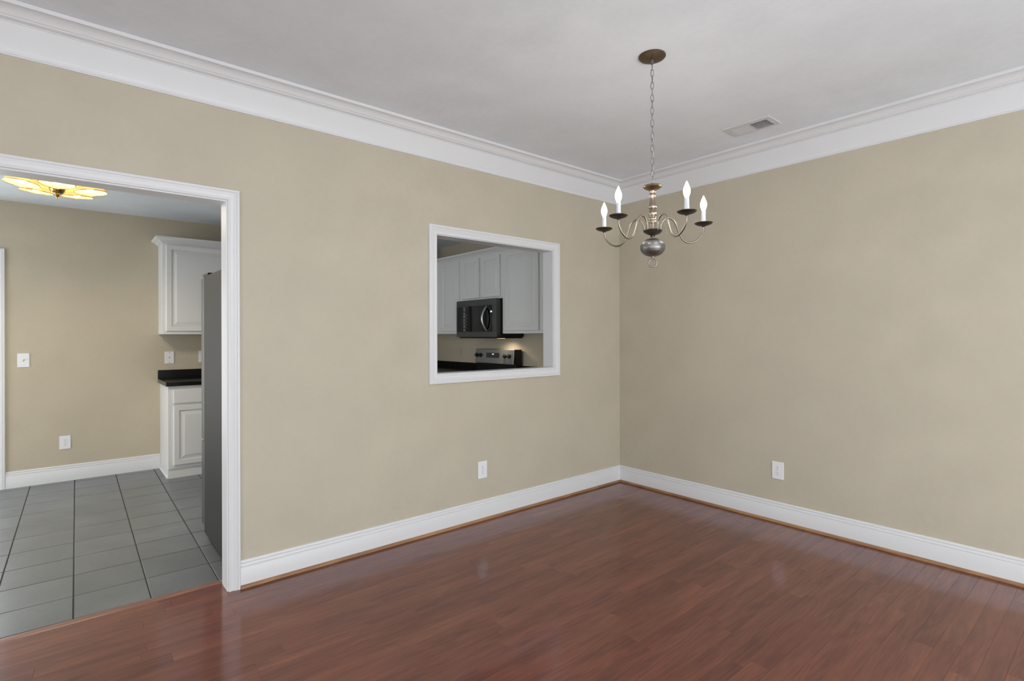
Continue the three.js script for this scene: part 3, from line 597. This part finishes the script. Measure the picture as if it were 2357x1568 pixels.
// ------------------------------------------------------------------ range
{
  const z0 = -2.196, z1 = -1.430, xb = KX - 0.024, xf = -0.615;
  const t = thing('range', 'freestanding electric range with grey steel backguard below the microwave', 'range', [(xb + xf) / 2, 0, (z0 + z1) / 2]);
  const cx = (xb + xf) / 2, cz = (z0 + z1) / 2, B = (a, b, c, d, e, f, r) => bx(a - cx, b, c - cz, d - cx, e, f - cz, r);
  mesh('body', B(xf, 0.06, z0, xb, 0.912, z1), M.black, t);
  mesh('cooktop', B(xf - 0.02, 0.912, z0, xb, 0.930, z1, 0.004), M.blackGlass, t, 'black glass cooktop');
  const bg = mesh('backguard', B(-0.052, 0.9305, z0 + 0.004, xb, 1.206, z1 - 0.002), M.black, t, 'black upright at the back');
  const face = new RoundedBoxGeometry(0.022, 0.174, z1 - z0 - 0.026, 2, 0.005); face.rotateZ(-0.10);
  const panel = mesh('control_panel', face.translate(-0.062 - cx, 1.120, -0.010), M.steelMid, t, 'sloping grey steel control panel');
  const K = new THREE.Group();
  const F = (g, y, z) => { g.rotateZ(-0.10); g.translate(-0.0735 - 0.10 * (1.120 - y) * -1 - cx, y, z - cz); return g; };
  mesh('display', F(new THREE.BoxGeometry(0.003, 0.058, 0.245), 1.134, -1.845), M.black, t, 'black oven display');
  mesh('clock_display', F(new THREE.BoxGeometry(0.004, 0.011, 0.03), 1.147, -1.835), M.display, t, 'small lit clock');
  for (const z of [-2.160, -2.085, -1.613, -1.535]) { const k = join([cyl(0.026, 0.024, 0.014, 0, 0, 0, 24), bx(-0.006, 0.012, -0.024, 0.006, 0.024, 0.024, 0.003)]); k.rotateZ(Math.PI / 2); mesh('knob', F(k, 1.130, z), M.blackMatte, t); }
  mesh('oven_door', B(xf - 0.045, 0.20, z0 + 0.008, xf - 0.001, 0.87, z1 - 0.008, 0.006), M.steelDark, t);
  mesh('oven_handle', tube([V(xf - 0.045 - cx, 0.80, -0.33), V(xf - 0.095 - cx, 0.80, -0.32), V(xf - 0.095 - cx, 0.80, 0.32), V(xf - 0.045 - cx, 0.80, 0.33)], 0.011, 40, 10), M.steel, t);
  mesh('storage_drawer', B(xf - 0.04, 0.035, z0 + 0.008, xf - 0.001, 0.19, z1 - 0.008, 0.006), M.steelDark, t);
  for (const fx of [xf + 0.06, xb - 0.06]) for (const fz of [z0 + 0.06, z1 - 0.06]) mesh('foot', cyl(0.02, 0.02, 0.0595, fx - cx, 0.0005, fz - cz, 12), M.blackMatte, t);
}

// ------------------------------------------------------------------ kitchen ceiling light: five glass shades on brass
{
  const X = -4.022, Z = -1.50;
  const t = thing('ceiling_light', 'polished brass ceiling light with five amber glass dish shades', 'ceiling light', [X, KC, Z]);
  mesh('ceiling_plate', lathe([[0, -0.0005], [0.065, -0.0005], [0.066, -0.006], [0.055, -0.018], [0.03, -0.026], [0.012, -0.030], [0, -0.030]]), M.brass, t);
  mesh('stem', lathe([[0, -0.028], [0.009, -0.028], [0.009, -0.195], [0.016, -0.200], [0.020, -0.212], [0, -0.212]], 20), M.brass, t);
  { const p = []; for (let i = 0; i <= 18; i++) { const a = (i / 18) * Math.PI; p.push([0.044 * Math.sin(a) + 0.0001, -0.238 + 0.044 * Math.cos(a)]); } mesh('body_ball', lathe(p), M.brass, t); }
  mesh('finial', lathe([[0, -0.278], [0.010, -0.280], [0.014, -0.287], [0.010, -0.294], [0.005, -0.298], [0.007, -0.304], [0, -0.308]], 20), M.brass, t);
  const dir0 = Math.atan2(3.1526 - Z, -3.9705 - X);     // one arm points towards the dining room
  const R = 0.178;
  const shade = lathe([[0.020, 0.018], [0.045, 0.014], [0.066, 0.004], [0.077, -0.014], [0.083, -0.036], [0.090, -0.044], [0.089, -0.046], [0.081, -0.038], [0.0745, -0.015], [0.064, 0.001], [0.044, 0.0105], [0.020, 0.0145]], 44);
  const rim = new THREE.TorusGeometry(0.0905, 0.0022, 8, 48).rotateX(Math.PI / 2).translate(0, -0.0455, 0);
  const ring2 = new THREE.TorusGeometry(0.0800, 0.0012, 6, 48).rotateX(Math.PI / 2).translate(0, -0.024, 0);
  const holder = lathe([[0, 0.040], [0.014, 0.040], [0.020, 0.030], [0.022, 0.016], [0.018, 0.008], [0, 0.008]], 24);
  const lamp = lathe([[0, 0.008], [0.011, 0.006], [0.012, -0.004], [0.019, -0.014], [0.022, -0.025], [0.019, -0.037], [0.010, -0.045], [0, -0.047]], 24);
  for (let i = 0; i < 5; i++) {
    const a = dir0 + (i * 2 * Math.PI) / 5;
    const arm = mesh('arm', tube([V(0.030, -0.215, 0), V(0.065, -0.175, 0), V(0.105, -0.130, 0), V(0.145, -0.125, 0), V(0.170, -0.145, 0), V(R, -0.172, 0)], 0.0058, 40, 10), M.brass, t); arm.rotation.y = -a;
    const g = (geo) => { const c = geo.clone(); c.rotateZ(0.10); c.translate(R, -0.205, 0); return c; };
    mesh('shade', g(shade), M.shade, arm, 'amber glass dish shade'); mesh('rim', [g(rim), g(ring2)], M.brass, arm, 'brass rim'); mesh('holder', g(holder), M.brass, arm); mesh('bulb', g(lamp), M.lampK, arm, 'lit bulb');
    const l = new THREE.SpotLight('#fff0dc', KBULB, 0, 1.5, 0.35, 2); l.position.set(X + (R + 0.006) * Math.cos(a), KC - 0.2535, Z + (R + 0.006) * Math.sin(a)); l.target.position.set(l.position.x, 0, l.position.z); l.shadow.radius = 1.0; scene.add(l, l.target);
  }
}

scene.traverse((o) => { if (o.isMesh) { o.castShadow = true; o.receiveShadow = true; } if (o.isPointLight || o.isSpotLight) o.castShadow = true; });
renderer.render(scene, camera);
